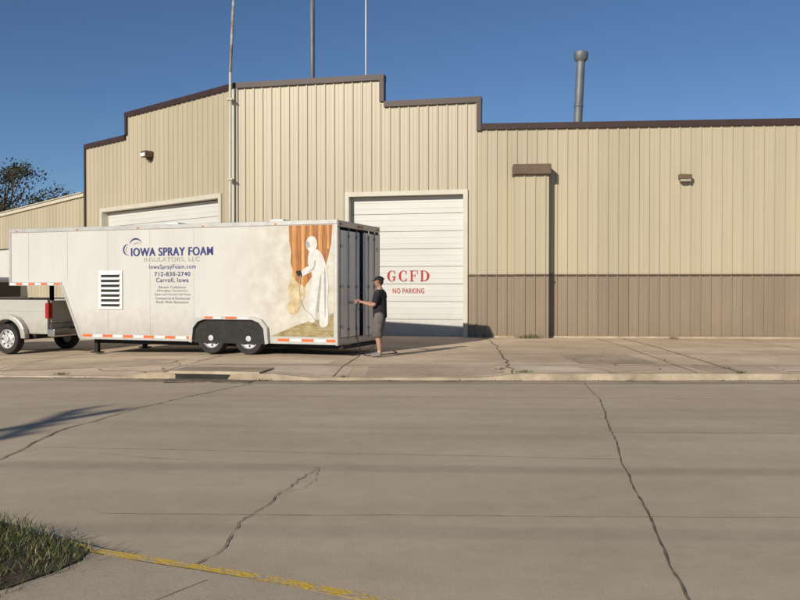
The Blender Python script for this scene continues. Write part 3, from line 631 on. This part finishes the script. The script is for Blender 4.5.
# ------------------------------------------------------------------ man
def skin(name,pts,edges,m,parent,sub=2,root=0):
    me=bpy.data.meshes.new(name); me.from_pydata([p[:3] for p in pts],edges,[])
    o=bpy.data.objects.new(name,me); COL.objects.link(o)
    md=o.modifiers.new('s','SKIN'); md.use_smooth_shade=True
    for i,p in enumerate(pts):
        sv=me.skin_vertices[0].data[i]; rx=p[3]; ry=p[4] if len(p)>4 else rx
        sv.radius=(rx,ry); sv.use_root=(i==root)
    s=o.modifiers.new('ss','SUBSURF'); s.levels=sub; s.render_levels=sub
    dg=bpy.context.evaluated_depsgraph_get(); nm=bpy.data.meshes.new_from_object(o.evaluated_get(dg))
    bpy.data.objects.remove(o)
    nm.materials.clear(); nm.materials.append(m)
    for p in nm.polygons: p.use_smooth=True; p.material_index=0
    ob=bpy.data.objects.new(name,nm); return link(ob,parent)
F=Vector((-.97,.243)); 
P0=empty('standing_man',(-0.44,18.7,0.12),math.atan2(F.y,F.x))
body=[(0,0,.96,.12),(0,0,1.10,.115),(0.01,0,1.28,.13),(0,0,1.42,.10),(0,0,1.50,.06),(0.02,0,1.58,.06),
 (0,.17,1.42,.060),(.03,.22,1.28,.054),(.07,.23,1.14,.048),(.20,.22,1.17,.042),(.35,.19,1.21,.030),(.42,.18,1.22,.030),
 (0,-.17,1.42,.060),(.05,-.22,1.28,.054),(.12,-.23,1.16,.048),(.25,-.19,1.18,.042),(.39,-.13,1.20,.030),(.46,-.12,1.21,.030),
 (0,.095,.90,.09),(.02,.11,.68,.084),(.03,.12,.50,.066),(-.01,.125,.34,.066),(-.03,.125,.11,.042),(-.02,.125,.05,.040),(.12,.135,.035,.03),
 (0,-.095,.90,.09),(.05,-.11,.68,.084),(.08,-.12,.50,.066),(.05,-.125,.34,.066),(.05,-.125,.11,.042),(.05,-.125,.05,.040),(.19,-.135,.035,.03)]
be=[(0,1),(1,2),(2,3),(3,4),(4,5),(3,6),(6,7),(7,8),(8,9),(9,10),(10,11),(3,12),(12,13),(13,14),(14,15),(15,16),(16,17),
 (0,18),(18,19),(19,20),(20,21),(21,22),(22,23),(23,24),(0,25),(25,26),(26,27),(27,28),(28,29),(29,30),(30,31)]
skin('body',body,be,M['skin'],P0)
shirt=[(0,0,.84,.165,.175),(0,0,.90,.17,.18),(0,0,1.08,.165,.17),(0.01,0,1.28,.172,.17),(0,0,1.42,.125),(0,0,1.485,.08),(0,.17,1.415,.086),(.03,.22,1.29,.086),(.045,.235,1.17,.084),(0,-.17,1.415,.086),(.05,-.22,1.29,.086),(.075,-.235,1.17,.084)]
skin('tshirt',shirt,[(0,1),(1,2),(2,3),(3,4),(4,5),(4,6),(6,7),(7,8),(4,9),(9,10),(10,11)],M['shirt'],P0,root=2)
sh=[(0,0,1.06,.13,.14),(0,0,.92,.145,.15),(0,.095,.82,.125),(.02,.11,.66,.118),(.03,.12,.47,.115),(.03,.12,.42,.115),(0,-.095,.82,.125),(.05,-.11,.66,.118),(.075,-.12,.47,.115),(.078,-.12,.42,.115)]
skin('shorts',sh,[(0,1),(1,2),(2,3),(3,4),(4,5),(1,6),(6,7),(7,8),(8,9)],M['shorts'],P0)
for nm,x,y in(('near',-.02,.125),('far',.05,-.125)):
    skin('shoe_'+nm,[(x-.06,y,.05,.045),(x,y,.07,.055),(x+.09,y+.004,.05,.048),(x+.19,y+.012,.04,.038)],[(0,1),(1,2),(2,3)],M['shoe'],P0)
    skin('sock_'+nm,[(x-.005,y,.10,.05),(x-.005,y,.17,.05)],[(0,1)],M['tape_w'],P0)
def hand(pre,wx,wy,wz,s):
    skin(pre+'_palm',[(wx,wy,wz,.026,.020),(wx+.05,wy,wz+.004,.034,.018),(wx+.09,wy,wz+.006,.036,.016)],[(0,1),(1,2)],M['skin'],P0)
    for k in range(4):
        zz=wz+0.036-k*0.022; L=[.9,1.0,.95,.75][k]
        bx=wx+.09
        skin('%s_finger_%d'%(pre,k),[(bx-.02,wy,zz,.009),(bx+.03*L,wy,zz,.009),(bx+.052*L,wy-s*.022,zz-.002,.008),(bx+.035*L,wy-s*.045,zz-.004,.007)],[(0,1),(1,2),(2,3)],M['skin'],P0,sub=1)
    skin(pre+'_thumb',[(wx+.02,wy,wz+.02,.012),(wx+.05,wy-s*.03,wz+.045,.010),(wx+.085,wy-s*.042,wz+.045,.008)],[(0,1),(1,2)],M['skin'],P0,sub=1)
hand('left_hand',.40,.18,1.22,1); hand('right_hand',.44,-.12,1.21,-1)
def head():
    bm=bmesh.new(); bmesh.ops.create_uvsphere(bm,u_segments=32,v_segments=24,radius=1)
    for v in bm.verts:
        x,y,z=v.co
        X=x*.100; Y=y*.078; Z=z*.120
        if z<0:
            Y*=1-0.28*(-z); X*= (1-0.30*(-z)) if x<0 else (1-0.08*(-z))
        if x>0.75:
            if -0.35<z<0.12 and abs(y)<0.22: X+=0.022*(1-abs(z+0.18)/0.35)*(1-abs(y)/0.22)
            if 0.0<z<0.22 and 0.18<abs(y)<0.5: X-=0.006
            if -0.62<z<-0.42 and abs(y)<0.35: X+=0.006
            if -0.95<z<-0.75: X+=0.006
        v.co=(X+.02,Y,Z+1.655)
    me=bpy.data.meshes.new('head'); bm.to_mesh(me); bm.free(); me.materials.append(M['skin']); me.materials.append(M['hair'])
    for p in me.polygons:
        p.use_smooth=True; c=p.center
        if c.x<0.03 and c.z>1.62 or (c.x<-0.02 and c.z>1.58): p.material_index=1
    link(bpy.data.objects.new('head',me),P0)
    for s in (1,-1):
        skin('ear_%d'%(s>0),[(.015,s*.072,1.635,.010,.006),(.010,s*.082,1.66,.014,.006),(.012,s*.080,1.685,.012,.006)],[(0,1),(1,2)],M['skin'],P0,sub=1)
        lathe('eye_%d'%(s>0),[(0,.012),(.008,.008),(.011,0)],M['tape_w'],P0,loc=(.100,s*.030,1.668),axis='Z',seg=10)
        box('brow_%d'%(s>0),.108,.114,min(s*.018,s*.045),max(s*.018,s*.045),1.683,1.689,M['hair'],P0)
    box('mouth',.104,.116,-.022,.022,1.598,1.603,M['redlens'],P0)
head()
bm=bmesh.new(); bmesh.ops.create_uvsphere(bm,u_segments=28,v_segments=16,radius=1)
bmesh.ops.delete(bm,geom=[v for v in bm.verts if v.co.z<-0.05],context='VERTS')
for v in bm.verts: v.co=(v.co.x*.112+.015,v.co.y*.090,v.co.z*.088+1.695)
me=bpy.data.meshes.new('cap_crown'); bm.to_mesh(me); bm.free(); me.materials.append(M['cap'])
for p in me.polygons: p.use_smooth=True
link(bpy.data.objects.new('cap_crown',me),P0)
n=14; vs=[];fs=[]
for k in range(n+1):
    a=R(-75+150*k/n); vs+=[(.015+.105*math.cos(a),.082*math.sin(a),1.70),(.03+.19*math.cos(a),.080*math.sin(a),1.685)]
for k in range(n): fs.append((2*k,2*k+1,2*k+3,2*k+2))
o=mesh('cap_brim',vs,fs,M['cap'],P0,smooth=True); o.modifiers.new('t','SOLIDIFY').thickness=0.006
hp=[Vector(p) for p in [(-0.06,1.27,1.15),(.02,1.26,1.15),(0.08,1.1,1.14),(0.28,0.75,1.22),(0.40,0.45,1.34),(0.43,0.2,1.345),(0.46,0.02,1.25),(0.46,-0.02,0.95),(0.45,0.1,0.5),(0.5,0.3,0.18),(0.7,0.7,0.15),(0.9,1.3,0.15),(0.6,1.9,0.15)]]
HZ=empty('spray_hose',(-1.38,18.6,0),TA); tube('hose',cat(hp),0.012,M['dark'],HZ,seg=8)
# ------------------------------------------------------------------ vegetation
def tree(name,base,h,crown_c,rad,nclump,nleaf,leaf):
    E=empty(name,base); rnd=random.Random(3)
    tube('trunk',[(0,0,0),(0.1,0,h*.3),(-.1,.1,h*.55),(0,0,h*.8)],[.32,.25,.18,.07],M['bark'],E)
    vs=[];fs=[]
    cl=[]
    for k in range(nclump):
        while True:
            p=Vector((rnd.uniform(-1,1),rnd.uniform(-1,1),rnd.uniform(-1,1)))
            if p.length<1: break
        c=Vector((crown_c[0]+p.x*rad[0],crown_c[1]+p.y*rad[1],crown_c[2]+p.z*rad[2])); cl.append(c)
        st=Vector((0,0,h*rnd.uniform(.35,.7)))
        mid=(st+c)/2+Vector((rnd.uniform(-.3,.3),rnd.uniform(-.3,.3),rnd.uniform(0,.4)))
        if k<60: tube('limb_%d'%k,[st,mid,c,c+(c-mid)*.25],[.10,.06,.025,.01],M['bark'],E,seg=6)
    for c in cl:
        rr=rnd.uniform(.5,1.0)
        for j in range(int(nleaf*rnd.uniform(.4,1.3))):
            q=c+Vector((rnd.gauss(0,1),rnd.gauss(0,1),rnd.gauss(0,.7)))*rr*.6
            a=Vector((rnd.gauss(0,1),rnd.gauss(0,1),rnd.gauss(0,1))).normalized()*leaf*rnd.uniform(.6,1.3); b=a.orthogonal().normalized()*leaf*rnd.uniform(.4,.8)
            i=len(vs); vs+=[tuple(q-a*.5),tuple(q+b*.5),tuple(q+a*.5),tuple(q-b*.5)]; fs.append((i,i+1,i+2,i+3))
    mesh('foliage',vs,fs,M['leaf'],E,fix=False)
tree('tree',(-29.3,62,-0.5),10.0,(0.3,0,8.4),(4.6,3.0,3.0),100,100,.20)
def inpoly(x,y,P):
    c=False
    for i in range(len(P)):
        (a,b),(d,e)=P[i],P[i-1]
        if (b>y)!=(e>y) and x<(d-a)*(y-b)/(e-b)+a: c=not c
    return c
GP=[(-1.80,4.90),(-2.0,5.08),(-2.7,5.55),(-3.6,6.08),(-5,6.7),(-8,7.6),(-8,4.6),(-3.2,4.15),(-2.15,4.1),(-1.98,4.28),(-1.86,4.5),(-1.78,4.7)]
mesh('grass_soil',[(x,y,slope(x)+0.128) for x,y in GP],[tuple(range(len(GP)))],M['soil'],fix=False)
vs=[];fs=[];fm=[]
rnd=random.Random(5)
def blade(x,y,z,h,w,lean,mi):
    a=rnd.uniform(0,6.283); dx,dy=math.cos(a)*w,math.sin(a)*w; la=rnd.uniform(0,6.283); lx,ly=math.cos(la)*lean,math.sin(la)*lean
    i=len(vs)
    vs.extend([(x-dx,y-dy,z),(x+dx,y+dy,z),(x+dx*.7+lx*.4,y+dy*.7+ly*.4,z+h*.6),(x-dx*.7+lx*.4,y-dy*.7+ly*.4,z+h*.6),(x+lx,y+ly,z+h)])
    fs.append((i,i+1,i+2,i+3)); fs.append((i+3,i+2,i+4)); fm.extend([mi,mi])
cnt=0
while cnt<26000:
    x=rnd.uniform(-5.0,-1.68)if rnd.random()<.8 else rnd.uniform(-8,-3); y=rnd.uniform(4.05,7.4)
    if inpoly(x+rnd.gauss(0,.06),y+rnd.gauss(0,.06),GP):
        d=noise.noise(Vector((x*2.2,y*2.2,0))); 
        if d<-0.2 and rnd.random()<.7: cnt+=1; continue
        h=rnd.uniform(.02,.07)*(1+1.1*max(0,d)); blade(x,y,slope(x)+0.125,h,rnd.uniform(.0016,.0032),h*rnd.uniform(.3,1.2),1 if rnd.random()<.2 else 0); cnt+=1
mesh('grass',vs,fs,[M['grass'],M['straw']],fm=fm,fix=False)
vs=[];fs=[];fm=[]
for (x,y,z,n,s) in [(3.95,25.6,.13,140,.18),(3.7,25.7,.13,60,.12),(4.05,15.02,.0,50,.05),(2.2,15.3,.11,60,.07),(1.9,15.9,.12,30,.05),(8.1,25.2,.13,80,.10),(6.15,16,.12,30,.05),(-1.0,15.1,.05,40,.05),(-6.6,16.5,-.04,60,.06),(6.1,15.2,.12,60,.05),(9.2,15.1,.0,40,.04),(2.6,26.0,.13,50,.08),(-2.4,15.0,.0,60,.06)]:
    for k in range(n): blade(x+rnd.gauss(0,s),y+rnd.gauss(0,s*.6),z,rnd.uniform(.3,1)*s*1.0,.006,s*.6,1 if rnd.random()<.35 else 0)
mesh('weeds',vs,fs,[M['grass'],M['straw']],fm=fm,fix=False)
vs=[];fs=[]
for k in range(1100):
    t=rnd.random()
    if t<.65: x=rnd.uniform(-14,14); y=fcurb(x)-.17-abs(rnd.gauss(0,.16)); z=slope(x)+.013
    else: x=rnd.uniform(-6,14); y=rnd.uniform(16.4,25.5); z=slope(x)+.130
    s=rnd.uniform(.006,.022); a=rnd.uniform(0,6.28); i=len(vs)
    vs+=[(x+s*math.cos(a+q),y+s*math.sin(a+q),z+rnd.uniform(0,.008)) for q in (0,1.6,3.1,4.7)]; fs.append((i,i+1,i+2,i+3))
mesh('leaf_litter',vs,fs,M['crack'],fix=False)
# ------------------------------------------------------------------ utility poles & wires across the street behind the viewpoint
wires=empty('power_lines')
def upole(x):
    U=empty('utility_pole',(x,-7.0,-0.4))
    tube('pole',[(0,0,0),(0,0,9.9)],[.17,.11],M['polewood'],U)
    box('crossarm',-0.06,0.06,-1.2,1.2,9.25,9.38,M['polewood'],U); box('crossarm_low',-0.9,0.9,-0.2,-0.1,8.5,8.62,M['polewood'],U)
    for y in(-1.1,-.5,.5,1.1): lathe('insulator_%d'%int(y*10),[(0,.2),(.05,.18),(.06,.08),(.03,0)],M['galv'],U,loc=(0,y,9.38),axis='Z',seg=10)
    lathe('transformer',[(0,.95),(.22,.93),(.24,.8),(.24,.1),(.2,0),(0,0)],M['galv'],U,loc=(0.40,0,7.6),axis='Z',seg=20)
for x in (-57.3,-15.3,27,69): upole(x)
def wire(name,y,h,r,sag):
    pts=[]
    for a,b in((-57.3,-15.3),(-15.3,27),(27,69)):
        for k in range(16):
            t=k/16; pts.append((a+(b-a)*t,y,h-sag*4*t*(1-t)))
    tube(name,pts,r,M['dark'],wires,seg=6)
wire('cable_a',-7.1,7.75,.013,.35); wire('cable_b',-7.15,6.75,.009,.3)
for i,y in enumerate((-8.1,-7.5,-6.5,-5.9)): wire('conductor_%d'%i,y,9.15,.006,.5)
# ------------------------------------------------------------------ light, sky, camera
EL=23.5; az=math.atan2(.53,.85)
d=Vector((math.sin(az)*math.cos(R(EL)),math.cos(az)*math.cos(R(EL)),-math.sin(R(EL))))
sl=bpy.data.lights.new('sun','SUN'); sl.energy=4.5; sl.angle=R(0.5); sl.color=(1.0,0.92,0.79)
so=bpy.data.objects.new('sun',sl); COL.objects.link(so); so.rotation_euler=d.to_track_quat('-Z','Y').to_euler(); so.location=(-20,-30,25)
w=bpy.data.worlds.new('World'); scene.world=w; w.use_nodes=True; nt=w.node_tree
bg=nt.nodes['Background']; sk=nt.nodes.new('ShaderNodeTexSky'); sk.sky_type='NISHITA'; sk.sun_disc=False
sk.sun_elevation=R(EL); sk.sun_rotation=R(180)+az; sk.altitude=2200; sk.air_density=1.0; sk.dust_density=0.0; sk.ozone_density=5.0
nt.links.new(sk.outputs[0],bg.inputs[0]); bg.inputs[1].default_value=0.078
cam=bpy.data.cameras.new('camera'); cam.lens=38.25; cam.sensor_width=36; cam.clip_end=3000
co=bpy.data.objects.new('camera',cam); COL.objects.link(co); co.location=(0,0,1.64); co.rotation_euler=(R(90-0.81),0,0); scene.camera=co
scene.view_settings.view_transform='Standard'; scene.view_settings.look='None'; scene.view_settings.exposure=0
